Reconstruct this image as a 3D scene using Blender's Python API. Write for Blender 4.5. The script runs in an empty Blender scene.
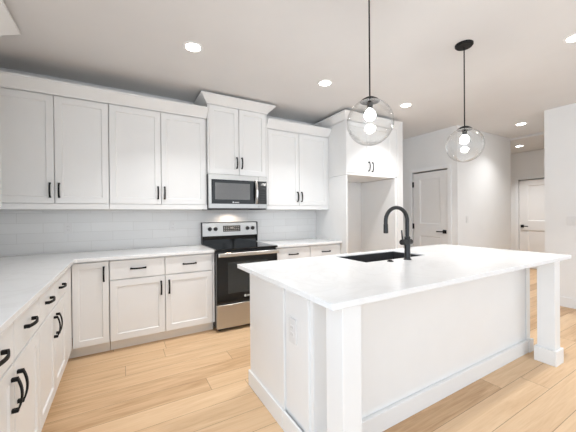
import bpy, bmesh, math, random
from mathutils import Vector, Matrix

# ------------------------------------------------------------------ camera
SC = bpy.context.scene
COL = SC.collection
CAM_F, CAM_YAW, CAM_PITCH, CAM_ROLL, CAM_H = 288.8, 29.86, -0.283, -0.517, 1.295
_a, _p, _r = (math.radians(t) for t in (CAM_YAW, CAM_PITCH, CAM_ROLL))
_F = Vector((math.sin(_a)*math.cos(_p), math.cos(_a)*math.cos(_p), math.sin(_p)))
_R = Vector((math.cos(_a), -math.sin(_a), 0))
_U = _R.cross(_F)
_R2 = _R*math.cos(_r) + _U*math.sin(_r)
_U2 = -_R*math.sin(_r) + _U*math.cos(_r)
cd = bpy.data.cameras.new('camera')
cam = bpy.data.objects.new('camera', cd)
COL.objects.link(cam)
m = Matrix.Identity(4)
for i in range(3):
    m[i][0], m[i][1], m[i][2] = _R2[i], _U2[i], -_F[i]
m[2][3] = CAM_H
cam.matrix_world = m
cd.sensor_fit = 'HORIZONTAL'
cd.sensor_width = 36.0
cd.lens = CAM_F/576*36
cd.clip_start = 0.02
SC.camera = cam

# ------------------------------------------------------------------ world, exposure, lamps
W = bpy.data.worlds.new('daylight')
SC.world = W
W.use_nodes = True
_bg = W.node_tree.nodes['Background']
_bg.inputs[1].default_value = 1.0
_tc = W.node_tree.nodes.new('ShaderNodeTexCoord')
_sx = W.node_tree.nodes.new('ShaderNodeSeparateXYZ')
_rp = W.node_tree.nodes.new('ShaderNodeValToRGB')       # cooler, brighter daylight from the left side of the great room
_mr = W.node_tree.nodes.new('ShaderNodeMapRange')
_mr.inputs['From Min'].default_value = -1.0
_mr.inputs['From Max'].default_value = 1.0
W.node_tree.links.new(_tc.outputs['Generated'], _sx.inputs[0])
W.node_tree.links.new(_sx.outputs[0], _mr.inputs['Value'])
W.node_tree.links.new(_mr.outputs['Result'], _rp.inputs['Fac'])
W.node_tree.links.new(_rp.outputs['Color'], _bg.inputs[0])
_rp.color_ramp.elements[0].position = 0.15
_rp.color_ramp.elements[0].color = (1.05, 1.20, 1.36, 1)
_rp.color_ramp.elements[1].position = 0.5
_rp.color_ramp.elements[1].color = (0.66, 0.715, 0.77, 1)
SC.view_settings.view_transform = 'Standard'
SC.view_settings.look = 'None'
SC.view_settings.gamma = 1.0
SC.view_settings.use_curve_mapping = False
SC.view_settings.exposure = 1.15
CAN_W = 4.6            # watts of each recessed lamp
CAN_RGB = (0.97, 0.985, 1.0)
BULB = 52.0
CEIL = 2.745

def area(name, loc, size, watts, rgb, rot=(0, 0, 0), spread=180, size_y=None):
    l = bpy.data.lights.new(name, 'AREA')
    l.energy = watts
    l.color = rgb
    l.size = size
    if size_y:
        l.shape = 'RECTANGLE'
        l.size_y = size_y
    else:
        l.shape = 'DISK'
    l.spread = math.radians(spread)
    o = bpy.data.objects.new(name, l)
    o.location = loc
    o.rotation_euler = rot
    COL.objects.link(o)
    return o

# ------------------------------------------------------------------ materials
def new_mat(name):
    mt = bpy.data.materials.new(name)
    mt.use_nodes = True
    nt = mt.node_tree
    return mt, nt, nt.nodes['Principled BSDF']

def N(nt, kind, **kw):
    n = nt.nodes.new(kind)
    for k, v in kw.items():
        setattr(n, k, v)
    return n

def math_node(nt, op, a, b=None):
    n = N(nt, 'ShaderNodeMath', operation=op)
    for i, v in enumerate((a, b)):
        if v is None:
            continue
        if isinstance(v, (int, float)):
            n.inputs[i].default_value = v
        else:
            nt.links.new(v, n.inputs[i])
    return n.outputs[0]

def paint(name, rgb, rough=0.5, var=0.02, scale=6.0, metal=0.0, coat=0.0, bump=0.0):
    mt, nt, b = new_mat(name)
    tc = N(nt, 'ShaderNodeTexCoord')
    nz = N(nt, 'ShaderNodeTexNoise')
    nz.inputs['Scale'].default_value = scale
    nz.inputs['Detail'].default_value = 3
    nt.links.new(tc.outputs['Object'], nz.inputs['Vector'])
    rp = N(nt, 'ShaderNodeValToRGB')
    rp.color_ramp.elements[0].position = 0.3
    rp.color_ramp.elements[1].position = 0.7
    rp.color_ramp.elements[0].color = (*[c*(1-var) for c in rgb], 1)
    rp.color_ramp.elements[1].color = (*[min(1, c*(1+var)) for c in rgb], 1)
    nt.links.new(nz.outputs['Fac'], rp.inputs['Fac'])
    nt.links.new(rp.outputs['Color'], b.inputs['Base Color'])
    b.inputs['Roughness'].default_value = rough
    b.inputs['Metallic'].default_value = metal
    b.inputs['Coat Weight'].default_value = coat
    if bump:
        n2 = N(nt, 'ShaderNodeTexNoise')
        n2.inputs['Scale'].default_value = 220
        nt.links.new(tc.outputs['Object'], n2.inputs['Vector'])
        bp = N(nt, 'ShaderNodeBump')
        bp.inputs['Strength'].default_value = bump
        bp.inputs['Distance'].default_value = 0.001
        nt.links.new(n2.outputs['Fac'], bp.inputs['Height'])
        nt.links.new(bp.outputs['Normal'], b.inputs['Normal'])
    return mt

def brushed(name, rgb, rough, axis=0):
    mt, nt, b = new_mat(name)
    tc = N(nt, 'ShaderNodeTexCoord')
    mp = N(nt, 'ShaderNodeMapping')
    sc = [260, 260, 260]
    sc[axis] = 3
    mp.inputs['Scale'].default_value = sc
    nz = N(nt, 'ShaderNodeTexNoise')
    nz.inputs['Scale'].default_value = 1.0
    nz.inputs['Detail'].default_value = 2
    nt.links.new(tc.outputs['Object'], mp.inputs['Vector'])
    nt.links.new(mp.outputs['Vector'], nz.inputs['Vector'])
    mr = N(nt, 'ShaderNodeMapRange')
    mr.inputs['To Min'].default_value = rough*0.8
    mr.inputs['To Max'].default_value = rough*1.25
    nt.links.new(nz.outputs['Fac'], mr.inputs['Value'])
    nt.links.new(mr.outputs['Result'], b.inputs['Roughness'])
    b.inputs['Base Color'].default_value = (*rgb, 1)
    b.inputs['Metallic'].default_value = 1.0
    b.inputs['Anisotropic'].default_value = 0.5
    return mt

def emit(name, rgb, s):
    mt, nt, b = new_mat(name)
    b.inputs['Base Color'].default_value = (0.9, 0.9, 0.9, 1)
    b.inputs['Emission Color'].default_value = (*rgb, 1)
    b.inputs['Emission Strength'].default_value = s
    return mt

def wood_floor():
    PWID, PHASE, PLEN = 0.18, 0.16, 1.5
    mt, nt, b = new_mat('oak_plank_floor')
    L = nt.links
    tc = N(nt, 'ShaderNodeTexCoord')
    sp = N(nt, 'ShaderNodeSeparateXYZ')
    L.new(tc.outputs['Object'], sp.inputs[0])
    x, y = sp.outputs[0], sp.outputs[1]
    v = math_node(nt, 'DIVIDE', math_node(nt, 'SUBTRACT', y, PHASE), PWID)
    row = math_node(nt, 'FLOOR', v)
    fv = math_node(nt, 'FRACT', v)
    wn = N(nt, 'ShaderNodeTexWhiteNoise', noise_dimensions='1D')
    L.new(math_node(nt, 'ADD', row, 17.3), wn.inputs['W'])
    u = math_node(nt, 'ADD', math_node(nt, 'DIVIDE', x, PLEN), math_node(nt, 'MULTIPLY', wn.outputs['Value'], 7.0))
    colm = math_node(nt, 'FLOOR', u)
    fu = math_node(nt, 'FRACT', u)
    cid = N(nt, 'ShaderNodeCombineXYZ')
    L.new(row, cid.inputs[0]); L.new(colm, cid.inputs[1])
    w2 = N(nt, 'ShaderNodeTexWhiteNoise', noise_dimensions='3D')
    L.new(cid.outputs[0], w2.inputs['Vector'])
    tone = w2.outputs['Value']
    # grain, stretched along the plank and shifted plank by plank
    gx = N(nt, 'ShaderNodeCombineXYZ')
    L.new(math_node(nt, 'ADD', math_node(nt, 'MULTIPLY', x, 1.3), math_node(nt, 'MULTIPLY', tone, 40)), gx.inputs[0])
    L.new(math_node(nt, 'MULTIPLY', y, 20), gx.inputs[1])
    L.new(math_node(nt, 'MULTIPLY', tone, 13), gx.inputs[2])
    g1 = N(nt, 'ShaderNodeTexNoise')
    g1.inputs['Scale'].default_value = 1.0; g1.inputs['Detail'].default_value = 6; g1.inputs['Roughness'].default_value = 0.62
    g1.inputs['Distortion'].default_value = 1.2
    L.new(gx.outputs[0], g1.inputs['Vector'])
    gy = N(nt, 'ShaderNodeCombineXYZ')
    L.new(math_node(nt, 'MULTIPLY', x, 6.0), gy.inputs[0])
    L.new(math_node(nt, 'MULTIPLY', y, 150), gy.inputs[1])
    g2 = N(nt, 'ShaderNodeTexNoise')
    g2.inputs['Scale'].default_value = 1.0; g2.inputs['Detail'].default_value = 3
    L.new(gy.outputs[0], g2.inputs['Vector'])
    mixv = math_node(nt, 'ADD', math_node(nt, 'MULTIPLY', g1.outputs['Fac'], 0.72),
                     math_node(nt, 'ADD', math_node(nt, 'MULTIPLY', tone, 0.30), math_node(nt, 'MULTIPLY', g2.outputs['Fac'], 0.16)))
    rp = N(nt, 'ShaderNodeValToRGB')
    e = rp.color_ramp.elements
    e[0].position = 0.33; e[0].color = (0.46, 0.265, 0.128, 1)
    e[1].position = 0.86; e[1].color = (0.80, 0.575, 0.36, 1)
    q = e.new(0.58); q.color = (0.67, 0.445, 0.255, 1)
    L.new(mixv, rp.inputs['Fac'])
    # narrow seams
    def seam(f, w):
        d = math_node(nt, 'MINIMUM', f, math_node(nt, 'SUBTRACT', 1.0, f))
        return math_node(nt, 'LESS_THAN', d, w)
    s = math_node(nt, 'MAXIMUM', seam(fv, 0.0016/PWID), seam(fu, 0.0018/PLEN))
    mx = N(nt, 'ShaderNodeMix', data_type='RGBA')
    L.new(math_node(nt, 'MULTIPLY', s, 0.7), mx.inputs[0])
    L.new(rp.outputs['Color'], mx.inputs[6])
    mx.inputs[7].default_value = (0.16, 0.085, 0.04, 1)
    L.new(mx.outputs[2], b.inputs['Base Color'])
    b.inputs['Roughness'].default_value = 0.42
    bp = N(nt, 'ShaderNodeBump')
    bp.inputs['Strength'].default_value = 0.25
    bp.inputs['Distance'].default_value = 0.001
    L.new(math_node(nt, 'SUBTRACT', g1.outputs['Fac'], s), bp.inputs['Height'])
    L.new(bp.outputs['Normal'], b.inputs['Normal'])
    return mt

def tile_mat():
    mt, nt, b = new_mat('glossy_white_tile')
    L = nt.links
    tc = N(nt, 'ShaderNodeTexCoord')
    sp = N(nt, 'ShaderNodeSeparateXYZ')
    L.new(tc.outputs['Object'], sp.inputs[0])
    cb = N(nt, 'ShaderNodeCombineXYZ')
    L.new(math_node(nt, 'ADD', sp.outputs[0], 0.905), cb.inputs[0])
    L.new(math_node(nt, 'SUBTRACT', sp.outputs[2], 0.926), cb.inputs[1])
    br = N(nt, 'ShaderNodeTexBrick')
    br.offset = 0.5
    br.inputs['Scale'].default_value = 1.0
    br.inputs['Brick Width'].default_value = 0.406
    br.inputs['Row Height'].default_value = 0.1015
    br.inputs['Mortar Size'].default_value = 0.0016
    br.inputs['Mortar Smooth'].default_value = 0.4
    br.inputs['Color1'].default_value = (0.79, 0.785, 0.775, 1)
    br.inputs['Color2'].default_value = (0.83, 0.825, 0.815, 1)
    br.inputs['Mortar'].default_value = (0.66, 0.65, 0.63, 1)
    L.new(cb.outputs[0], br.inputs['Vector'])
    L.new(br.outputs['Color'], b.inputs['Base Color'])
    b.inputs['Roughness'].default_value = 0.16
    nz = N(nt, 'ShaderNodeTexNoise')
    nz.inputs['Scale'].default_value = 9
    L.new(tc.outputs['Object'], nz.inputs['Vector'])
    bp = N(nt, 'ShaderNodeBump')
    bp.inputs['Strength'].default_value = 0.5
    bp.inputs['Distance'].default_value = 0.003
    L.new(math_node(nt, 'SUBTRACT', math_node(nt, 'MULTIPLY', nz.outputs['Fac'], 0.8), br.outputs['Fac']), bp.inputs['Height'])
    L.new(bp.outputs['Normal'], b.inputs['Normal'])
    return mt

def quartz():
    mt, nt, b = new_mat('white_quartz')
    L = nt.links
    tc = N(nt, 'ShaderNodeTexCoord')
    n1 = N(nt, 'ShaderNodeTexNoise')
    n1.inputs['Scale'].default_value = 2.2; n1.inputs['Detail'].default_value = 8; n1.inputs['Distortion'].default_value = 2.0
    L.new(tc.outputs['Object'], n1.inputs['Vector'])
    d = math_node(nt, 'ABSOLUTE', math_node(nt, 'SUBTRACT', n1.outputs['Fac'], 0.5))
    rp = N(nt, 'ShaderNodeValToRGB')
    e = rp.color_ramp.elements
    e[0].position = 0.0; e[0].color = (0.815, 0.81, 0.805, 1)
    e[1].position = 0.05; e[1].color = (0.85, 0.848, 0.845, 1)
    L.new(d, rp.inputs['Fac'])
    L.new(rp.outputs['Color'], b.inputs['Base Color'])
    b.inputs['Roughness'].default_value = 0.14
    return mt

def glass_mat():
    mt = bpy.data.materials.new('clear_glass')
    mt.use_nodes = True
    nt = mt.node_tree
    nt.nodes.clear()
    out = N(nt, 'ShaderNodeOutputMaterial')
    tr = N(nt, 'ShaderNodeBsdfTransparent')
    tr.inputs['Color'].default_value = (0.985, 0.988, 0.988, 1)
    gl = N(nt, 'ShaderNodeBsdfGlossy')
    gl.inputs['Roughness'].default_value = 0.02
    lw = N(nt, 'ShaderNodeLayerWeight')
    lw.inputs['Blend'].default_value = 0.5
    p4 = math_node(nt, 'POWER', lw.outputs['Facing'], 3.0)
    fac = math_node(nt, 'ADD', math_node(nt, 'MULTIPLY', p4, 0.8), 0.018)
    mx = N(nt, 'ShaderNodeMixShader')
    nt.links.new(fac, mx.inputs[0])
    nt.links.new(tr.outputs[0], mx.inputs[1])
    nt.links.new(gl.outputs[0], mx.inputs[2])
    nt.links.new(mx.outputs[0], out.inputs['Surface'])
    return mt

M_CAB = paint('white_cabinet_paint', (0.83, 0.825, 0.815), 0.38, 0.008)
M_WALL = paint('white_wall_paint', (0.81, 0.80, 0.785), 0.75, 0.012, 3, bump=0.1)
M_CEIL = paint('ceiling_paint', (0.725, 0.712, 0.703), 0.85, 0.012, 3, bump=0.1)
M_TRIM = paint('white_trim_paint', (0.83, 0.825, 0.815), 0.35, 0.008)
M_DOOR = paint('door_paint', (0.79, 0.77, 0.75), 0.4, 0.008)
M_TOE = paint('toe_kick_board', (0.80, 0.75, 0.68), 0.55, 0.02)
M_BLACK = paint('matte_black_metal', (0.008, 0.008, 0.0085), 0.6, 0.1, 20)
M_BLACK.node_tree.nodes['Principled BSDF'].inputs['Specular IOR Level'].default_value = 0.25
M_FAUCET = paint('black_faucet_metal', (0.009, 0.009, 0.0095), 0.34, 0.1, 20)
M_SINK = paint('black_composite', (0.03, 0.03, 0.032), 0.5, 0.2, 60)
M_BGLASS = paint('black_glass', (0.008, 0.009, 0.010), 0.05, 0.1, 5)
M_WINDOW = paint('oven_window_glass', (0.03, 0.033, 0.033), 0.08, 0.1, 5)
M_MWGLASS = paint('microwave_window_mesh', (0.14, 0.14, 0.14), 0.18, 0.06, 60)
M_BPLAST = paint('black_plastic', (0.02, 0.02, 0.021), 0.45, 0.1, 30)
M_STEEL = brushed('brushed_stainless', (0.49, 0.48, 0.465), 0.34, 0)
M_CHROME = brushed('polished_steel', (0.82, 0.81, 0.80), 0.18, 2)
M_PLATE = paint('white_plastic_plate', (0.765, 0.755, 0.745), 0.3, 0.005)
M_SLOT = paint('outlet_slot', (0.25, 0.24, 0.23), 0.5, 0.05)
M_LENS = emit('lamp_lens', (1.0, 0.96, 0.90), 9.0)
M_BULB = emit('lit_bulb', (1.0, 0.97, 0.92), BULB)
M_DISPLAY = paint('display_glass', (0.02, 0.022, 0.022), 0.12, 0.05)
M_MARK = paint('pale_marking', (0.55, 0.56, 0.55), 0.4, 0.05)
M_FLOOR = wood_floor()
M_TILE = tile_mat()
M_QUARTZ = quartz()
M_GLASS = glass_mat()

# ------------------------------------------------------------------ mesh helpers
class MB:
    """collects shapes; build() links them as one mesh object"""
    def __init__(s):
        s.bm = bmesh.new()

    def box(s, x0, x1, y0, y1, z0, z1):
        vs = [s.bm.verts.new((x, y, z)) for x in (x0, x1) for y in (y0, y1) for z in (z0, z1)]
        for f in ((0, 1, 3, 2), (4, 6, 7, 5), (0, 4, 5, 1), (2, 3, 7, 6), (0, 2, 6, 4), (1, 5, 7, 3)):
            s.bm.faces.new([vs[i] for i in f])
        return s

    def prism(s, pts, z0, z1):
        lo = [s.bm.verts.new((x, y, z0)) for x, y in pts]
        hi = [s.bm.verts.new((x, y, z1)) for x, y in pts]
        n = len(pts)
        s.bm.faces.new(lo[::-1]); s.bm.faces.new(hi)
        for i in range(n):
            s.bm.faces.new((lo[i], lo[(i+1) % n], hi[(i+1) % n], hi[i]))
        return s

    def lathe(s, prof, c=(0, 0, 0), seg=24, axis='z', cap=True):
        rings = []
        for r, h in prof:
            ring = []
            for k in range(seg):
                t = 2*math.pi*k/seg
                p = (r*math.cos(t), r*math.sin(t), h)
                if axis == 'y':
                    p = (p[0], -h, p[1])      # h grows towards -y
                elif axis == 'x':
                    p = (h, p[0], p[1])
                ring.append(s.bm.verts.new((p[0]+c[0], p[1]+c[1], p[2]+c[2])))
            rings.append(ring)
        for a, b in zip(rings, rings[1:]):
            for k in range(seg):
                s.bm.faces.new((a[k], a[(k+1) % seg], b[(k+1) % seg], b[k]))
        if cap:
            for rg, rv in ((rings[0], True), (rings[-1], False)):
                try:
                    s.bm.faces.new(rg[::-1] if rv else rg)
                except ValueError:
                    pass
        return s

    def tube(s, pts, r, seg=12):
        pts = [Vector(p) for p in pts]
        rad = r if isinstance(r, (list, tuple)) else [r]*len(pts)
        rings = []
        up = None
        for i, p in enumerate(pts):
            t = (pts[min(i+1, len(pts)-1)] - pts[max(i-1, 0)]).normalized()
            if up is None:
                up = Vector((0, 0, 1)) if abs(t.z) < 0.9 else Vector((1, 0, 0))
            u = (up - t*up.dot(t)).normalized()
            w = t.cross(u)
            up = u
            rings.append([s.bm.verts.new(p + (u*math.cos(2*math.pi*k/seg) + w*math.sin(2*math.pi*k/seg))*rad[i]) for k in range(seg)])
        for a, b in zip(rings, rings[1:]):
            for k in range(seg):
                s.bm.faces.new((a[k], a[(k+1) % seg], b[(k+1) % seg], b[k]))
        s.bm.faces.new(rings[0][::-1]); s.bm.faces.new(rings[-1])
        return s

    def slab(s, x0, x1, z0, z1, y0, y1, panels, depth=0.009, slope=0.004, raised=0.0):
        """board facing -y (front at y0) with recessed panels [(px0,px1,pz0,pz1)]"""
        bm = s.bm
        xs = sorted({x0, x1, *[p[0] for p in panels], *[p[1] for p in panels]})
        zs = sorted({z0, z1, *[p[2] for p in panels], *[p[3] for p in panels]})
        G = {(i, k): bm.verts.new((x, y0, z)) for i, x in enumerate(xs) for k, z in enumerate(zs)}
        for i in range(len(xs)-1):
            for k in range(len(zs)-1):
                cx, cz = (xs[i]+xs[i+1])/2, (zs[k]+zs[k+1])/2
                q = [G[i, k], G[i+1, k], G[i+1, k+1], G[i, k+1]]
                if any(p[0] < cx < p[1] and p[2] < cz < p[3] for p in panels):
                    a, b, c, d = xs[i]+slope, xs[i+1]-slope, zs[k]+slope, zs[k+1]-slope
                    r = [bm.verts.new(v) for v in ((a, y0+depth, c), (b, y0+depth, c), (b, y0+depth, d), (a, y0+depth, d))]
                    for j in range(4):
                        bm.faces.new((q[j], q[(j+1) % 4], r[(j+1) % 4], r[j]))
                    if raised:
                        g = raised
                        t = [bm.verts.new(v) for v in ((a+g, y0+0.002, c+g), (b-g, y0+0.002, c+g), (b-g, y0+0.002, d-g), (a+g, y0+0.002, d-g))]
                        for j in range(4):
                            bm.faces.new((r[j], r[(j+1) % 4], t[(j+1) % 4], t[j]))
                        r = t
                    bm.faces.new(r)
                else:
                    bm.faces.new(q)
        nx, nz = len(xs)-1, len(zs)-1
        bk = {(i, k): bm.verts.new((xs[i], y1, zs[k])) for i in (0, nx) for k in (0, nz)}
        bm.faces.new((bk[0, 0], bk[0, nz], bk[nx, nz], bk[nx, 0]))
        bm.faces.new([G[i, 0] for i in range(nx, -1, -1)] + [bk[0, 0], bk[nx, 0]])
        bm.faces.new([G[i, nz] for i in range(nx+1)] + [bk[nx, nz], bk[0, nz]])
        bm.faces.new([G[0, k] for k in range(nz+1)] + [bk[0, nz], bk[0, 0]])
        bm.faces.new([G[nx, k] for k in range(nz, -1, -1)] + [bk[nx, 0], bk[nx, nz]])
        return s

    def build(s, name, mat, parent=None, off=(0, 0, 0), bevel=0.0, smooth=False, seg=1):
        if any(off):
            bmesh.ops.translate(s.bm, verts=s.bm.verts, vec=[-c for c in off])
        bmesh.ops.recalc_face_normals(s.bm, faces=s.bm.faces)
        me = bpy.data.meshes.new(name)
        s.bm.to_mesh(me)
        s.bm.free()
        me.materials.append(mat)
        o = bpy.data.objects.new(name, me)
        COL.objects.link(o)
        if smooth:
            for p in me.polygons:
                p.use_smooth = True
            try:
                me.set_sharp_from_angle(angle=math.radians(35))
            except AttributeError:
                pass
        if bevel:
            b = o.modifiers.new('edge', 'BEVEL')
            b.width = bevel
            b.segments = seg
            b.limit_method = 'ANGLE'
            b.angle_limit = math.radians(50)
        if parent:
            o.parent = parent
        return o

def tag(o, label=None, cat=None, group=None, kind=None):
    if label: o['label'] = label
    if cat: o['category'] = cat
    if group: o['group'] = group
    if kind: o['kind'] = kind
    return o

def thing(name, label, cat, loc=(0, 0, 0), rotz=0.0, group=None):
    o = bpy.data.objects.new(name, None)
    o.empty_display_size = 0.1
    COL.objects.link(o)
    o.location = loc
    o.rotation_euler = (0, 0, rotz)
    return tag(o, label, cat, group)

def struct(name, mb, mat, bevel=0.0):
    o = mb.build(name, mat, bevel=bevel)
    o['kind'] = 'structure'
    return o

def share(o, parent, loc):
    c = o.copy()
    COL.objects.link(c)
    c.parent = parent
    c.location = loc
    return c

# ------------------------------------------------------------------ the room
YW, XL, XP, XR, XH = 3.811, -1.03, 4.80, 5.24, 8.12
YB = -2.6                               # open great room side
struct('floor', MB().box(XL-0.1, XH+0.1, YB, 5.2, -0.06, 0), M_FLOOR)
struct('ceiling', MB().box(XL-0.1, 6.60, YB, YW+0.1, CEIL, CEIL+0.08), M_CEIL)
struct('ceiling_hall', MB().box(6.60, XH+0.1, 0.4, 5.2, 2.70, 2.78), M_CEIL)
struct('wall_back', MB().box(XL-0.1, XP, YW, YW+0.1, 0, CEIL), M_WALL)
struct('wall_left', MB().box(XL-0.1, XL, 1.10, YW, 0, CEIL), M_WALL)
wp = MB()                               # pantry wall with its doorway
wp.box(XP, XP+0.11, 2.74, 2.895, 0, CEIL).box(XP, XP+0.11, 3.60, YW+0.1, 0, CEIL).box(XP, XP+0.11, 2.895, 3.60, 2.065, CEIL)
struct('wall_pantry', wp, M_WALL)
struct('wall_facing', MB().box(XP+0.11, 6.62, 2.74, 2.85, 0, CEIL), M_WALL)
struct('wall_corridor', MB().box(6.52, 6.62, 2.85, 5.2, 0, CEIL), M_WALL)
wr = MB()
wr.box(XR, XR+0.12, YB, 1.754, 0, CEIL)
struct('wall_right', wr, M_WALL)
struct('wall_hallside', MB().box(XR+0.12, XH, 1.62, 1.754, 0, CEIL), M_WALL)
wh = MB()
wh.box(XH, XH+0.11, 1.6, 2.37, 0, 2.78).box(XH, XH+0.11, 3.205, 5.2, 0, 2.78).box(XH, XH+0.11, 2.37, 3.205, 2.06, 2.78)
struct('wall_hall', wh, M_WALL)
struct('light_block_halldoor', MB().box(XH+0.12, XH+0.2, 2.2, 3.4, 0, 2.5), M_WALL)  # unseen panel added behind the hall door to stop daylight leaking through its gap
struct('wall_corridor_lightblock', MB().box(6.62, XH, 5.1, 5.2, 0, CEIL), M_WALL)  # out-of-view wall, added so daylight does not flood the hall
struct('wall_pantry_lightblock', MB().box(XP+0.11, 6.52, YW, YW+0.1, 0, CEIL), M_WALL)  # added out of sight to keep the gap above the pantry door dark
struct('wall_nook', MB().box(3.735, 3.86, 3.06, YW, 0, CEIL), M_WALL)
struct('baseboard_right', MB().box(XR-0.014, XR, YB, 1.768, 0, 0.135), M_TRIM, 0.003)
struct('baseboard_facing', MB().box(XP+0.02, 6.62, 2.726, 2.74, 0, 0.135), M_TRIM, 0.003)
struct('baseboard_pantry', MB().box(XP-0.014, XP, 2.726, 2.845, 0, 0.135), M_TRIM, 0.003)
struct('baseboard_hall', MB().box(XH-0.014, XH, 3.262, 5.1, 0, 0.135), M_TRIM, 0.003)

# interior doors: slab built facing -y, then turned to face -x
def lever(sx, mat=M_BLACK):
    """square rose with a flat lever pointing along sx"""
    b = MB().box(-0.032, 0.032, -0.010, 0, -0.032, 0.032)
    b.lathe([(0.011, 0.010), (0.011, 0.045)], seg=12, axis='y')
    b.box(min(-0.012*sx, 0.125*sx), max(-0.012*sx, 0.125*sx), -0.053, -0.041, -0.010, 0.010)
    return b

def interior_door(name, x, ya, yb, z1, hinge_at_a, panels_w):
    wdt = yb - ya                       # local x runs from yb down to ya when turned to face -x
    b = MB()
    st = panels_w
    b.slab(0, wdt, 0.012, z1, 0, 0.035, [(st, wdt-st, 0.22, 0.885), (st, wdt-st, 1.10, z1-0.115)], 0.014, 0.022)
    d = b.build(name, M_DOOR)
    d.location = (x, yb, 0)
    d.rotation_euler = (0, 0, -math.pi/2)
    d['kind'] = 'structure'
    lx = wdt-0.06 if not hinge_at_a else 0.06
    h = lever(-1 if not hinge_at_a else 1).build('door_handle', M_BLACK, d, bevel=0.001)
    h.location = (lx, 0, 0.975)
    tag(h, 'square black lever handle')
    hx = -0.003 if not hinge_at_a else wdt+0.003
    hg = None
    for z in (0.26, 1.055, 1.838):
        if hg is None:
            hg = MB().lathe([(0.007, -0.05), (0.007, 0.05)], seg=10).box(-0.012, 0.022, -0.002, 0.008, -0.05, 0.05).build('door_hinge', M_BLACK, d)
            hg.location = (hx, -0.006, z)
        else:
            share(hg, d, (hx, -0.006, z))
    return d

interior_door('door_1', XP+0.012, 2.908, 3.585, 2.040, False, 0.135)
interior_door('door_2', XH+0.012, 2.38, 3.195, 2.034, True, 0.16)
def casing(name, x, ya, yb, z1, w=0.062):
    b = MB()
    b.box(x-0.016, x, ya-w, ya, 0, z1+w).box(x-0.016, x, yb, yb+w, 0, z1+w).box(x-0.016, x, ya, yb, z1, z1+w)
    struct(name, b, M_TRIM, 0.002)
casing('trim_1', XP, 2.900, 3.595, 2.064)
casing('trim_2', XH, 2.374, 3.201, 2.058)

# ------------------------------------------------------------------ hardware
def pull_mesh(vertical=True, name='handle'):
    """bow pull 14 cm long: arched flat bar on two square feet, facing -y"""
    b = MB()
    n, half, wd = 14, 0.071, 0.0072
    secs = []
    for i in range(n+1):
        t = -half + 2*half*i/n
        o = 0.017 + 0.016*(1-(t/half)**2)
        secs.append((t, o))
    prev = None
    for t, o in secs:
        ring = []
        for s_, q in ((-wd, o-0.0035), (wd, o-0.0035), (wd, o+0.0035), (-wd, o+0.0035)):
            ring.append(b.bm.verts.new((s_, -q, t) if vertical else (t, -q, s_)))
        if prev:
            for k in range(4):
                b.bm.faces.new((prev[k], prev[(k+1) % 4], ring[(k+1) % 4], ring[k]))
        else:
            b.bm.faces.new(ring[::-1])
        prev = ring
    b.bm.faces.new(prev)
    for sg in (-1, 1):
        a, c = sorted((sg*half, sg*(half-0.014)))
        if vertical:
            b.box(-0.0076, 0.0076, -0.022, 0, a, c)
        else:
            b.box(a, c, -0.022, 0, -0.0076, 0.0076)
    bmesh.ops.recalc_face_normals(b.bm, faces=b.bm.faces)
    me = bpy.data.meshes.new(name)
    b.bm.to_mesh(me); b.bm.free()
    me.materials.append(M_BLACK)
    return me

PULL_V, PULL_H = pull_mesh(True), pull_mesh(False)
def add_pull(parent, loc, vertical):
    o = bpy.data.objects.new('handle', PULL_V if vertical else PULL_H)
    COL.objects.link(o)
    o.parent = parent
    o.location = loc
    return o

def shaker(parent, x0, x1, z0, z1, handle=None, name='door', rail=0.062):
    """shaker door with front face at local y=0; handle=(x,z)"""
    d = MB().slab(x0, x1, z0, z1, 0, 0.02, [(x0+rail-0.006, x1-rail+0.006, z0+rail, z1-rail)], 0.009, 0.004).build(name, M_CAB, parent, bevel=0.0012)
    if handle:
        add_pull(d, (handle[0], 0, handle[1]), True)
    return d

def drawer(parent, x0, x1, z0, z1):
    d = MB().box(x0, x1, 0, 0.02, z0, z1).build('drawer_front', M_CAB, parent, bevel=0.0015)
    add_pull(d, ((x0+x1)/2, 0, (z0+z1)/2+0.005), False)
    return d

# ------------------------------------------------------------------ base cabinets
G = 0.004
def base_cabinet(label, loc, rotz, width, depth, mid=True, filler=0.0, toe_left=0.0):
    t = thing('base_cabinet', label, 'cabinet', loc, rotz)
    f = filler
    MB().box(0.001, width-0.001, 0.022, depth, 0.106, 0.883).build('body', M_CAB, t)
    MB().box(0.001-toe_left, width-0.001, 0.075, 0.09, 0, 0.105).build('toe_kick', M_TOE, t)
    w = width - f
    if filler:
        MB().box(w+0.002, width-0.001, 0.001, 0.021, 0.106, 0.882).build('filler_strip', M_CAB, t, bevel=0.001)
    if mid:
        h = w/2
        drawer(t, G, h-G, 0.692, 0.868)
        drawer(t, h+G, w-G, 0.692, 0.868)
        shaker(t, G, h-G, 0.108, 0.682, (h-0.038, 0.563))
        shaker(t, h+G, w-G, 0.108, 0.682, (h+0.038, 0.563))
    else:
        shaker(t, G, w-G, 0.108, 0.868, (w-0.042, 0.756), rail=0.055)
    return t

FY = 3.198            # plane of the back run's door fronts
FX = -0.400           # plane of the left run's door fronts
base_cabinet('white single-door base cabinet in the corner where the two counters meet', (FX, FY, 0), 0, 0.287, YW-FY-0.002, mid=False, toe_left=0.073)
base_cabinet('white base cabinet with two drawers and two doors directly left of the range', (-0.111, FY, 0), 0, 0.995, YW-FY-0.002, filler=0.022)
base_cabinet('white base cabinet with drawers between the range and the refrigerator nook', (1.650, FY, 0), 0, 1.046, YW-FY-0.002)
base_cabinet('white base cabinet at lower left, the one cut off by the left photo edge', (FX, 1.205, 0), math.pi/2, 0.843, FX-XL-0.002)
base_cabinet('white base cabinet of the left run, next to the corner cabinet', (FX, 2.050, 0), math.pi/2, 1.146, FX-XL-0.002, filler=0.305)

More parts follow.
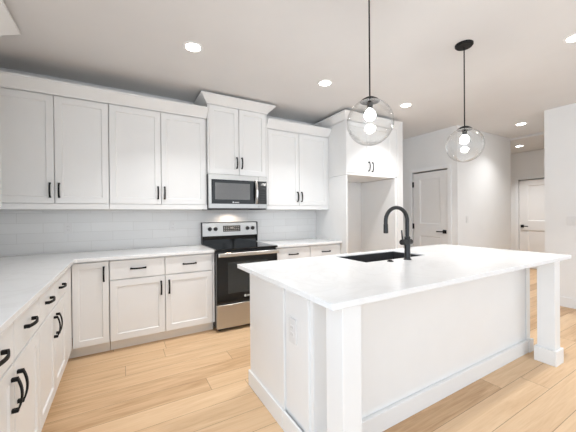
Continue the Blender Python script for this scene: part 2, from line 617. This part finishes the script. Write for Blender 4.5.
# ------------------------------------------------------------------ wall cabinets
def crown(parent, x0, x1, y0, y1, z0, left=True, right=True, h=0.10, out=0.088, mat=M_CAB):
    prof = [(0.0, 0.0), (0.010, 0.0), (0.012, 0.012), (out-0.006, h-0.020), (out, h-0.018), (out, h), (0.0, h)]
    b = MB()
    rings = []
    for o, dz in prof:
        xa = x0 - (o if left else 0)
        xb = x1 + (o if right else 0)
        rings.append([b.bm.verts.new(v) for v in ((xa, y1, z0+dz), (xa, y0-o, z0+dz), (xb, y0-o, z0+dz), (xb, y1, z0+dz))])
    n = len(rings)
    for i in range(n):
        a, c = rings[i], rings[(i+1) % n]
        for k in range(3):
            b.bm.faces.new((a[k], a[k+1], c[k+1], c[k]))
    for k in (0, 3):
        b.bm.faces.new([r[k] for r in rings])
    return b.build('crown_moulding', mat, parent)

def wall_cabinet(label, loc, rotz, width, depth, zb, zt, doors, handle_z, rail=0.0, frieze=0.0, crown_h=0.0, edge=0.0, fill_left=0.0):
    """fronts at local y=0; zb..zt is the door zone, rail below it, frieze or crown above"""
    t = thing('wall_cabinet', label, 'cabinet', loc, rotz)
    MB().box(0.001, width-0.001, 0.022, depth, zb-rail*0.4, zt+frieze*0.6).build('body', M_CAB, t)
    if rail:
        MB().box(0.001, width-0.001, 0.0, 0.021, zb-rail, zb-0.004).box(0.001, width-0.001, 0.021, 0.04, zb-rail, zb-rail*0.4).build('light_rail', M_CAB, t, bevel=0.002)
    if frieze:
        crown(t, 0.0005, width-0.0005, 0.0, depth, zt+0.006, left=False, right=False, h=frieze-0.008, out=0.080)
    mid = (doors[0][1]+doors[1][0])/2
    for k, (a, c) in enumerate(doors):
        hx = c-0.030 if k == 0 else a+0.030
        shaker(t, a, c, zb, zt, (hx, handle_z))
    if edge:
        MB().box(0.001, doors[0][0]-0.003, 0.001, 0.021, zb, zt).build('edge_stile', M_CAB, t)
        MB().box(doors[1][1]+0.003, width-0.001, 0.001, 0.021, zb, zt).build('edge_stile', M_CAB, t)
    return t

UY = 3.461
ZD0, ZD1 = 1.422, 2.436
def local(x0, ds):
    return [(a-x0, c-x0) for a, c in ds]
wall_cabinet('white two-door wall cabinet at the left photo edge, in the corner above the counter', (XL+0.002, UY, 0), 0, 0.917, YW-UY-0.002, ZD0, ZD1,
             local(XL+0.002, [(-0.985, -0.554), (-0.546, -0.115)]), 1.544, rail=0.058, frieze=0.122)
wall_cabinet('white two-door wall cabinet immediately left of the microwave', (-0.111, UY, 0), 0, 0.992, YW-UY-0.002, ZD0, ZD1,
             local(-0.111, [(-0.107, 0.374), (0.381, 0.862)]), 1.546, rail=0.058, frieze=0.122)
wall_cabinet('white two-door wall cabinet between the microwave and the refrigerator cabinet', (1.664, UY, 0), 0, 1.034, YW-UY-0.002, ZD0, ZD1,
             local(1.664, [(1.690, 2.172), (2.179, 2.671)]), 1.543, rail=0.058, frieze=0.122, edge=1)
t = wall_cabinet('tall white two-door wall cabinet with crown, directly above the microwave', (0.884, 3.43, 0), 0, 0.778, YW-3.43-0.002, 1.792, 2.612,
                 local(0.884, [(0.905, 1.270), (1.277, 1.642)]), 1.940, edge=1)
crown(t, 0, 0.778, 0.0, YW-3.43-0.002, 2.614, h=0.100)
t = wall_cabinet('white wall cabinet on the left wall, only its crown and bottom corner in view', (-0.764, 1.952, 0), math.pi/2, 0.915, -0.764-XL-0.002, ZD0, 2.612,
                 [(0.004, 0.455), (0.461, 0.911)], 1.544, rail=0.058)
crown(t, 0, 0.915, 0.0, -0.764-XL-0.002, 2.614, h=0.106, out=0.098)

# refrigerator enclosure
t = thing('refrigerator_cabinet', 'tall white refrigerator cabinet with two high doors over an empty nook', 'cabinet', (2.70, 3.07, 0))
dp = YW-3.07-0.002
MB().box(0.0, 1.033, 0.022, dp, 1.846, 2.60).build('body', M_CAB, t)
MB().box(0.0, 0.022, 0.0, dp, 0, 1.842).build('side_panel', M_CAB, t, bevel=0.001)
MB().box(0.985, 1.033, 0.0, dp, 0, 1.842).build('side_panel', M_CAB, t, bevel=0.001)
MB().box(0.0, 0.985, 0.001, 0.021, 1.846, 1.872).build('bottom_rail', M_CAB, t)
MB().box(0.0, 0.012, 0.001, 0.021, 1.873, 2.60).build('edge_stile', M_CAB, t)
MB().box(0.935, 1.033, 0.001, 0.021, 1.873, 2.60).build('edge_stile', M_CAB, t)
shaker(t, 0.015, 0.458, 1.876, 2.598, (0.426, 1.985))
shaker(t, 0.464, 0.932, 1.876, 2.598, (0.496, 1.980))
crown(t, 0, 1.033, 0.0, dp, 2.602, left=True, right=False, h=0.100)

# ------------------------------------------------------------------ countertops, backsplash
c = MB().prism([(XL+0.001, 1.200), (-0.372, 1.200), (-0.372, 3.150), (-0.354, 3.168), (0.880, 3.168), (0.880, YW-0.010), (XL+0.001, YW-0.010)], 0.884, 0.914)
tag(c.build('countertop', M_QUARTZ, bevel=0.002), 'L-shaped white quartz countertop on the left and back base cabinets', 'countertop')
c = MB().box(1.646, 2.698, 3.168, YW-0.010, 0.884, 0.914)
tag(c.build('countertop', M_QUARTZ, bevel=0.002), 'short white quartz countertop right of the range, ending at the refrigerator panel', 'countertop')
tag(MB().box(XL+0.001, 2.698, YW-0.009, YW-0.0005, 0.9145, 1.3625).build('backsplash', M_TILE), 'glossy white subway tile backsplash behind range and counters', 'backsplash')

# ------------------------------------------------------------------ outlets and switches
def plate(kind, label, loc, rotz, wdt=0.072, hgt=0.117, gangs=1, rocker=False, slots=True):
    t = thing(kind, label, 'outlet' if kind == 'wall_outlet' else 'switch', loc, rotz)
    MB().box(-wdt/2, wdt/2, -0.008, 0, -hgt/2, hgt/2).build('cover_plate', M_PLATE, t, bevel=0.002)
    for g in range(gangs):
        gx = (g-(gangs-1)/2)*0.046
        if rocker:
            MB().box(gx-0.016, gx+0.016, -0.011, -0.008, -0.034, 0.034).build('rocker', M_PLATE, t, bevel=0.001)
        else:
            for z in (-0.02, 0.02):
                f = MB().box(gx-0.017, gx+0.017, -0.0105, -0.008, z-0.014, z+0.014).build('socket', M_PLATE, t, bevel=0.001)
                if slots:
                    MB().box(gx-0.008, gx-0.006, -0.0108, -0.0103, z-0.005, z+0.006).box(gx+0.006, gx+0.008, -0.0108, -0.0103, z-0.005, z+0.006).build('slot', M_SLOT, f)
    return t
yt = YW-0.009
plate('wall_outlet', 'white wall outlet on the backsplash above the corner base cabinet', (-0.495, yt, 1.172), 0)
plate('wall_outlet', 'white wall outlet on the backsplash left of the range', (0.539, yt, 1.168), 0)
plate('wall_switch', 'white light switch on the wall right of the pantry door', (5.084, 2.74, 1.184), 0, rocker=True)
plate('wall_switch', 'white double light switch on the right wall above the island end', (XR, 1.455, 1.175), -math.pi/2, 0.118, 0.117, 2, rocker=True)

# ------------------------------------------------------------------ range
RX0, RX1 = 0.884, 1.641
RW = RX1-RX0
t = thing('range', 'stainless steel electric range with black glass oven door and cooktop', 'range', (RX0, 3.120, 0))
RD = YW-0.012-3.120
MB().box(0, RW, 0.045, RD, 0.045, 0.898).build('body', M_BPLAST, t, bevel=0.002)
cook = MB().box(-0.002, RW+0.002, 0.0, RD-0.035, 0.899, 0.921).build('cooktop', M_BGLASS, t, bevel=0.004)
for bx, by, br_ in ((0.19, 0.20, 0.105), (0.56, 0.20, 0.085), (0.19, 0.46, 0.078), (0.56, 0.46, 0.105)):
    MB().lathe([(br_, 0.9213), (br_, 0.9217), (br_-0.004, 0.9217), (br_-0.004, 0.9213)], (bx, by, 0), 32, cap=False).build('burner_ring', M_WINDOW, cook)
# back guard: lower black strip, upper stainless console leaning back a little
bg = MB()
bg.box(0.0, RW, RD-0.045, RD, 0.899, 1.0215)
bg.build('back_strip', M_BGLASS, t, bevel=0.002)
con = MB()
for xa, xb in ((0.0, RW),):
    pts = [(RD-0.066, 1.022), (RD, 1.022), (RD, 1.196), (RD-0.046, 1.196)]
    vs = [[con.bm.verts.new((x, y, z)) for y, z in pts] for x in (xa, xb)]
    con.bm.faces.new(vs[0]); con.bm.faces.new(vs[1][::-1])
    for k in range(4):
        con.bm.faces.new((vs[0][k], vs[0][(k+1) % 4], vs[1][(k+1) % 4], vs[1][k]))
con = con.build('control_console', M_STEEL, t, bevel=0.003)
cap_ = MB().box(-0.004, 0.0, RD-0.072, RD, 0.93, 1.200).box(RW, RW+0.004, RD-0.072, RD, 0.93, 1.200).box(-0.004, RW+0.004, RD-0.05, RD, 1.197, 1.203).build('console_edge', M_BPLAST, t)
knob = None
for kx in (0.097, 0.172, 0.615, 0.692):
    loc = (kx, RD-0.058, 1.115)
    if knob is None:
        knob = MB().lathe([(0.026, 0.0), (0.026, 0.006), (0.021, 0.010), (0.019, 0.028), (0.016, 0.030)], seg=20, axis='y').box(-0.004, 0.004, -0.036, -0.02, -0.018, 0.018).build('knob', M_BPLAST, con, smooth=False)
        knob.location = loc
    else:
        share(knob, con, loc)
disp = MB().box(0.272, 0.512, RD-0.062, RD-0.050, 1.075, 1.155).build('display', M_DISPLAY, con)
mk = MB()
for r in range(3):
    for k in range(8):
        if r == 1 and 3 <= k <= 4:
            continue
        mk.box(0.282+k*0.028, 0.300+k*0.028, RD-0.0628, RD-0.0618, 1.085+r*0.023, 1.096+r*0.023)
mk.build('button', M_SLOT, disp)
MB().box(0.368, 0.415, RD-0.0628, RD-0.0618, 1.112, 1.136).build('clock', M_SLOT, disp)
# oven door
dr = MB().box(0.004, RW-0.004, 0.0, 0.044, 0.318, 0.878).build('oven_door', M_BGLASS, t, bevel=0.004)
MB().box(0.13, RW-0.13, -0.002, 0.002, 0.42, 0.765).build('oven_window', M_WINDOW, dr, bevel=0.001)
hd = MB().box(0.012, RW-0.012, -0.058, -0.040, 0.836, 0.878)
hd.box(0.020, 0.055, -0.042, 0.0, 0.844, 0.870).box(RW-0.055, RW-0.020, -0.042, 0.0, 0.844, 0.870)
hd.build('oven_handle', M_CHROME, dr, bevel=0.006, seg=3)
MB().lathe([(0.014, 0.0), (0.014, 0.0015)], (RW/2-0.045, -0.0005, 0.372), 20, 'y').box(RW/2-0.024, RW/2+0.045, -0.002, 0.0, 0.364, 0.380).build('emblem', M_MARK, dr)
dw = MB()
pts = [(0.004, 0.0)]
prof = []
for k in range(13):
    u_ = k/12
    prof.append((0.004+(RW-0.008)*u_, -0.012*math.sin(math.pi*u_)+0.004))
dw.prism(prof + [(RW-0.004, 0.044), (0.004, 0.044)], 0.040, 0.300)
dw.build('storage_drawer', M_STEEL, t, bevel=0.003)
MB().box(0.004, RW-0.004, 0.008, 0.044, 0.300, 0.316).box(0.02, RW-0.02, 0.032, 0.044, 0.020, 0.0395).build('kick_strip', M_BPLAST, t)
ft = None
for fx, fy in ((0.05, 0.08), (RW-0.05, 0.08), (0.05, RD-0.06), (RW-0.05, RD-0.06)):
    if ft is None:
        ft = MB().lathe([(0.016, 0.0), (0.016, 0.02), (0.010, 0.022), (0.010, 0.046)], seg=14).build('foot', M_BPLAST, t)
        ft.location = (fx, fy, 0)
    else:
        share(ft, t, (fx, fy, 0))

# ------------------------------------------------------------------ microwave
MX0, MX1, MY = 0.882, 1.634, 3.400
MW_ = MX1-MX0
t = thing('microwave', 'stainless steel over-the-range microwave with black door glass', 'microwave', (MX0, MY, 1.362))
md = YW-0.012-MY
MB().box(0, MW_, 0.028, md, 0.014, 0.424).build('body', M_BPLAST, t, bevel=0.002)
d = MB()
d.box(0.0, 0.638, 0.0, 0.027, 0.016, 0.071).box(0.0, 0.638, 0.0, 0.027, 0.362, 0.424).box(0.0, 0.034, 0.0, 0.027, 0.071, 0.362).box(0.604, 0.638, 0.002, 0.027, 0.071, 0.362)
d = d.build('door', M_STEEL, t, bevel=0.001)
g = MB().box(0.034, 0.638, -0.001, 0.024, 0.072, 0.361).build('door_glass', M_BGLASS, d)
MB().box(0.075, 0.520, -0.0025, 0.0, 0.122, 0.322).build('window', M_MWGLASS, g)
fr_ = MB()
for a in (0.0, 0.016):
    x0_, x1_, z0_, z1_ = 0.058+a, 0.537-a, 0.104+a, 0.339-a
    fr_.box(x0_, x1_, -0.0022, -0.0005, z0_, z0_+0.004).box(x0_, x1_, -0.0022, -0.0005, z1_-0.004, z1_).box(x0_, x0_+0.004, -0.0022, -0.0005, z0_, z1_).box(x1_-0.004, x1_, -0.0022, -0.0005, z0_, z1_)
fr_.build('window_frame', M_WINDOW, g)
hp = []
for k in range(13):
    q = k/12
    hp.append((0.600, -0.018-0.030*math.sin(math.pi*q), 0.075+0.295*q))
h = MB()
prev = None
for x_, y_, z_ in hp:
    ring = [h.bm.verts.new(v) for v in ((x_-0.018, y_+0.006, z_), (x_-0.010, y_-0.006, z_), (x_+0.010, y_-0.006, z_), (x_+0.018, y_+0.006, z_))]
    if prev:
        for k in range(4):
            h.bm.faces.new((prev[k], prev[(k+1) % 4], ring[(k+1) % 4], ring[k]))
    else:
        h.bm.faces.new(ring[::-1])
    prev = ring
h.bm.faces.new(prev)
h.box(0.588, 0.612, -0.02, 0.0, 0.078, 0.10).box(0.588, 0.612, -0.02, 0.0, 0.345, 0.367)
h.build('handle', M_CHROME, d, smooth=True)
MB().lathe([(0.010, 0.0), (0.010, 0.0015)], (0.300, -0.001, 0.089), 18, 'y').box(0.316, 0.375, -0.0025, -0.001, 0.084, 0.094).build('emblem', M_MARK, g)
cp = MB().box(0.641, MW_, 0.0, 0.027, 0.071, 0.362).build('control_panel', M_BPLAST, t)
MB().box(0.641, MW_, 0.0, 0.027, 0.016, 0.0705).build('panel_surround', M_STEEL, t, bevel=0.001)
MB().box(0.641, MW_, 0.0, 0.027, 0.3625, 0.424).build('panel_surround', M_STEEL, t, bevel=0.001)
MB().box(0.660, 0.740, -0.002, 0.001, 0.305, 0.338).build('display', M_DISPLAY, cp)
mk = MB()
for r in range(6):
    for k in range(3):
        mk.box(0.664+k*0.027, 0.682+k*0.027, -0.0015, 0.001, 0.110+r*0.031, 0.124+r*0.031)
mk.build('button', M_WINDOW, cp)
MB().box(0.004, MW_-0.004, 0.010, md-0.05, 0.0, 0.013).build('vent_grille', M_BPLAST, t)
area('cooktop_lamp', (MX0+0.36, MY+0.24, 1.356), 0.10, 0.7, (1.0, 0.82, 0.66), spread=150)

# ------------------------------------------------------------------ island
IX0, IX1, IY0, IY1 = 0.838, 3.300, 1.232, 2.056
t = thing('kitchen_island', 'white kitchen island with square corner legs under a seating overhang', 'island', ((IX0+IX1)/2, (IY0+IY1)/2, 0))
io = t.location[:]
def ip(mb, name, mat=M_CAB, parent=None, bevel=0.0015):
    o = mb.build(name, mat, parent or t, off=io, bevel=bevel)
    return o
ip(MB().box(IX0+0.02, IX1-0.02, IY0, IY0+0.02, 0, 0.883), 'seating_panel')
ep = ip(MB().box(IX0, IX0+0.019, 1.527, IY1-0.02, 0, 0.883), 'end_panel')
ip(MB().box(IX0+0.002, IX0+0.019, 1.262, 1.308, 0, 0.883), 'corner_board')
ip(MB().box(IX0+0.014, IX0+0.0195, IY0+0.001, 1.2615, 0, 0.883), 'corner_board')
ip(MB().box(IX1-0.019, IX1, IY0+0.001, IY1-0.02, 0, 0.883), 'end_panel')
# working side, facing the range
kb = MB().box(IX0, IX1, IY1-0.019, IY1, 0.106, 0.883)
ip(kb, 'carcass_front')
ip(MB().box(IX0+0.02, IX1-0.02, IY1-0.09, IY1-0.075, 0, 0.105), 'toe_kick', M_TOE)
# raised corner boards
ip(MB().box(IX0+0.012, IX0+0.030, 1.312, 1.524, 0, 0.883), 'end_panel')
ip(MB().box(IX1-0.055, IX1+0.012, IY0-0.012, IY0-0.0005, 0, 0.883), 'corner_board')
ip(MB().box(IX1, IX1+0.012, IY0, 1.490, 0, 0.883), 'corner_board')
# baseboards
BH = 0.115
ip(MB().box(IX0-0.015, IX0-0.0005, 1.528, IY1+0.008, 0, BH), 'baseboard', bevel=0.003)
ip(MB().box(IX0-0.015, IX0-0.0005, IY0-0.026, 1.522, 0, BH+0.004), 'baseboard', bevel=0.003)
ip(MB().box(IX0, IX1-0.057, IY0-0.026, IY0-0.0005, 0, BH), 'baseboard', bevel=0.003)
ip(MB().box(IX1-0.057, IX1+0.026, IY0-0.034, IY0-0.0125, 0, BH), 'baseboard', bevel=0.003)
for lx in (0.898, 3.204):
    lg = ip(MB().box(lx-0.057, lx+0.057, 0.990, 1.110, 0, 0.883), 'leg', bevel=0.002)
    ip(MB().box(lx-0.077, lx+0.077, 0.973, 0.9895, 0, 0.128).box(lx-0.077, lx+0.077, 1.1105, 1.127, 0, 0.128)
       .box(lx-0.077, lx-0.0575, 0.9895, 1.1105, 0, 0.128).box(lx+0.0575, lx+0.077, 0.9895, 1.1105, 0, 0.128), 'base_block', parent=lg, bevel=0.003)
# island top with the sink cut out of it
CX0, CX1, CY0, CY1 = 0.770, 3.440, 0.966, 2.140
SX0, SX1, SY0, SY1 = 1.655, 2.415, 1.660, 2.045
b = MB()
xs, ys = (CX0, SX0, SX1, CX1), (CY0, SY0, SY1, CY1)
V = {(i, k, l): b.bm.verts.new((xs[i], ys[k], z)) for i in range(4) for k in range(4) for l, z in enumerate((0.884, 0.914))}
for i in range(3):
    for k in range(3):
        if (i, k) == (1, 1):
            continue
        for l in (0, 1):
            b.bm.faces.new([V[i, k, l], V[i+1, k, l], V[i+1, k+1, l], V[i, k+1, l]])
for i in range(3):
    for k in (0, 3):
        b.bm.faces.new([V[i, k, 0], V[i+1, k, 0], V[i+1, k, 1], V[i, k, 1]])
        b.bm.faces.new([V[k, i, 0], V[k, i+1, 0], V[k, i+1, 1], V[k, i, 1]])
for k in (1, 2):
    b.bm.faces.new([V[1, k, 0], V[2, k, 0], V[2, k, 1], V[1, k, 1]])
    b.bm.faces.new([V[k, 1, 0], V[k, 2, 0], V[k, 2, 1], V[k, 1, 1]])
tag(b.build('countertop', M_QUARTZ, bevel=0.002), 'large white quartz island countertop with sink cut-out and overhang', 'countertop')
t = thing('kitchen_sink', 'black undermount sink set in the island countertop', 'sink', ((SX0+SX1)/2, (SY0+SY1)/2, 0.66))
so = t.location[:]
s = MB()
w_, zr_ = 0.010, 0.904
X0_, X1_, Y0_, Y1_ = SX0+0.001, SX1-0.001, SY0+0.001, SY1-0.001
s.box(X0_, X1_, Y0_, Y1_, 0.660, 0.672)
s.box(X0_, X0_+w_, Y0_, Y1_, 0.672, zr_).box(X1_-w_, X1_, Y0_, Y1_, 0.672, zr_)
s.box(X0_+w_, X1_-w_, Y0_, Y0_+w_, 0.672, zr_).box(X0_+w_, X1_-w_, Y1_-w_, Y1_, 0.672, zr_)
s.build('basin', M_SINK, t, off=so)
MB().lathe([(0.045, 0.6722), (0.045, 0.675), (0.030, 0.676)], ((SX0+SX1)/2, 1.90, 0), 24).build('drain', M_CHROME, t, off=so)
# faucet
FXX, FYY = 2.049, 1.585
t = thing('kitchen_faucet', 'tall matte black gooseneck faucet beside the island sink', 'faucet', (FXX, FYY, 0.914))
MB().lathe([(0.031, 0.0), (0.031, 0.006), (0.0235, 0.010), (0.0235, 0.185), (0.020, 0.190), (0.0145, 0.194)], seg=28).build('body', M_FAUCET, t, smooth=True)
pts = [(0, 0, 0.185 + 0.03*k) for k in range(6)]
zc, rr = 0.322, 0.108
dx_, dy_ = -0.985, 0.17                # direction the spout swings to, over the bowl
for k in range(1, 20):
    a_ = math.pi*k/19
    o_ = rr*(1-math.cos(a_))
    pts.append((dx_*o_, dy_*o_, zc+rr*math.sin(a_)))
ex, ey = pts[-1][0], pts[-1][1]
pts.append((ex, ey, 0.29))
MB().tube(pts, 0.0155, 16).build('spout', M_FAUCET, t, smooth=True)
MB().lathe([(0.0150, 0.300), (0.0175, 0.295), (0.0185, 0.232), (0.0175, 0.225), (0.012, 0.223)], (ex, ey, 0), 20).build('spray_head', M_FAUCET, t, smooth=True)
hb = MB().tube([(-0.070, 0.0, 0.146), (-0.060, 0.0, 0.146), (0.045, 0.0, 0.146)], 0.0225, 18).build('valve', M_FAUCET, t, smooth=True)
MB().tube([(-0.058, 0.0, 0.160), (-0.066, -0.002, 0.205), (-0.074, -0.004, 0.245)], [0.0075, 0.0065, 0.0055], 10).build('lever', M_FAUCET, hb, smooth=True)
MB().lathe([(0.024, 0.0), (0.024, 0.005), (0.015, 0.008), (0.015, 0.011)], seg=24).build('air_switch_button', M_BLACK)
o = bpy.data.objects['air_switch_button']
o.location = (1.852, 1.592, 0.914)
tag(o, 'small round black button on the island top beside the faucet', 'button')
plate('wall_outlet', 'white outlet on the corner board of the island end', (IX0+0.012, 1.432, 0.625), -math.pi/2, 0.080, 0.145)

# ------------------------------------------------------------------ pendants
def pendant(label, x, y):
    t = thing('pendant_light', label, 'pendant light', (x, y, CEIL), group='glass globe pendants over the island')
    zg, R = 1.880-CEIL, 0.147
    MB().lathe([(0.070, 0.0), (0.070, -0.012), (0.062, -0.022), (0.008, -0.026)], seg=32).build('canopy', M_BLACK, t, smooth=True)
    MB().lathe([(0.0048, -0.024), (0.0048, zg+R+0.010)], seg=12).build('rod', M_BLACK, t, smooth=True)
    cap = MB().lathe([(0.008, zg+R+0.016), (0.030, zg+R+0.010), (0.052, zg+R-0.003), (0.062, zg+R-0.013), (0.060, zg+R-0.016), (0.02, zg+R-0.014)], seg=32).build('cap', M_BLACK, t, smooth=True)
    MB().lathe([(0.018, zg+R-0.013), (0.018, zg+R-0.045), (0.014, zg+R-0.062)], seg=20).build('socket', M_BLACK, cap, smooth=True)
    zb = zg+R-0.060
    pr = [(0.013, zb+0.004), (0.015, zb-0.006), (0.025, zb-0.016), (0.033, zb-0.030), (0.035, zb-0.044), (0.032, zb-0.058), (0.022, zb-0.070), (0.008, zb-0.075)]
    MB().lathe(pr, seg=24).build('bulb', M_BULB, t, smooth=True)
    b = MB()
    a0 = math.asin(0.058/R)
    out, inn = [], []
    n = 30
    for k in range(n+1):
        a_ = a0 + (math.pi-0.02-a0)*k/n
        out.append((R*math.sin(a_), zg+R*math.cos(a_)))
        inn.append(((R-0.003)*math.sin(a_), zg+(R-0.003)*math.cos(a_)))
    b.lathe(out + inn[::-1], seg=48, cap=False)
    g = b.build('globe', M_GLASS, t, smooth=True)
    return t
pendant('nearer clear glass globe pendant on a black rod, left of the two', 1.382, 1.342)
pendant('farther clear glass globe pendant with its black ceiling canopy in view', 2.565, 1.400)

# ------------------------------------------------------------------ recessed lights
def can(label, x, y, z=CEIL, watts=None, first=[]):
    t = thing('recessed_light', label, 'ceiling light', (x, y, z), group='recessed ceiling lights')
    if not first:
        first.append(MB().lathe([(0.060, -0.001), (0.064, -0.006), (0.084, -0.003), (0.086, 0.0)], seg=36, cap=False).build('trim_ring', M_TRIM, t, smooth=True))
        first.append(MB().lathe([(0.0595, -0.0035), (0.0595, -0.0015)], seg=32).build('lens', M_LENS, t))
    else:
        for o in first:
            share(o, t, (0, 0, 0))
    area('recessed_lamp', (x, y, z-0.012), 0.10, watts or CAN_W, CAN_RGB, spread=105)
can('round recessed ceiling light in front of the left upper cabinets', 0.544, 2.563)
can('round recessed ceiling light between the microwave crown and the refrigerator cabinet', 1.958, 2.563)
can('round recessed ceiling light right of the nearer pendant, towards the pantry door', 3.304, 2.563)
can('round recessed ceiling light in the kitchen ceiling before the hall opening', 5.684, 2.203, CEIL, 3.2)
can('small recessed ceiling light inside the hall, beyond the ceiling step', 7.30, 2.86, 2.70, 7.0)
can('round recessed ceiling light at the right photo edge', 3.285, 0.885)
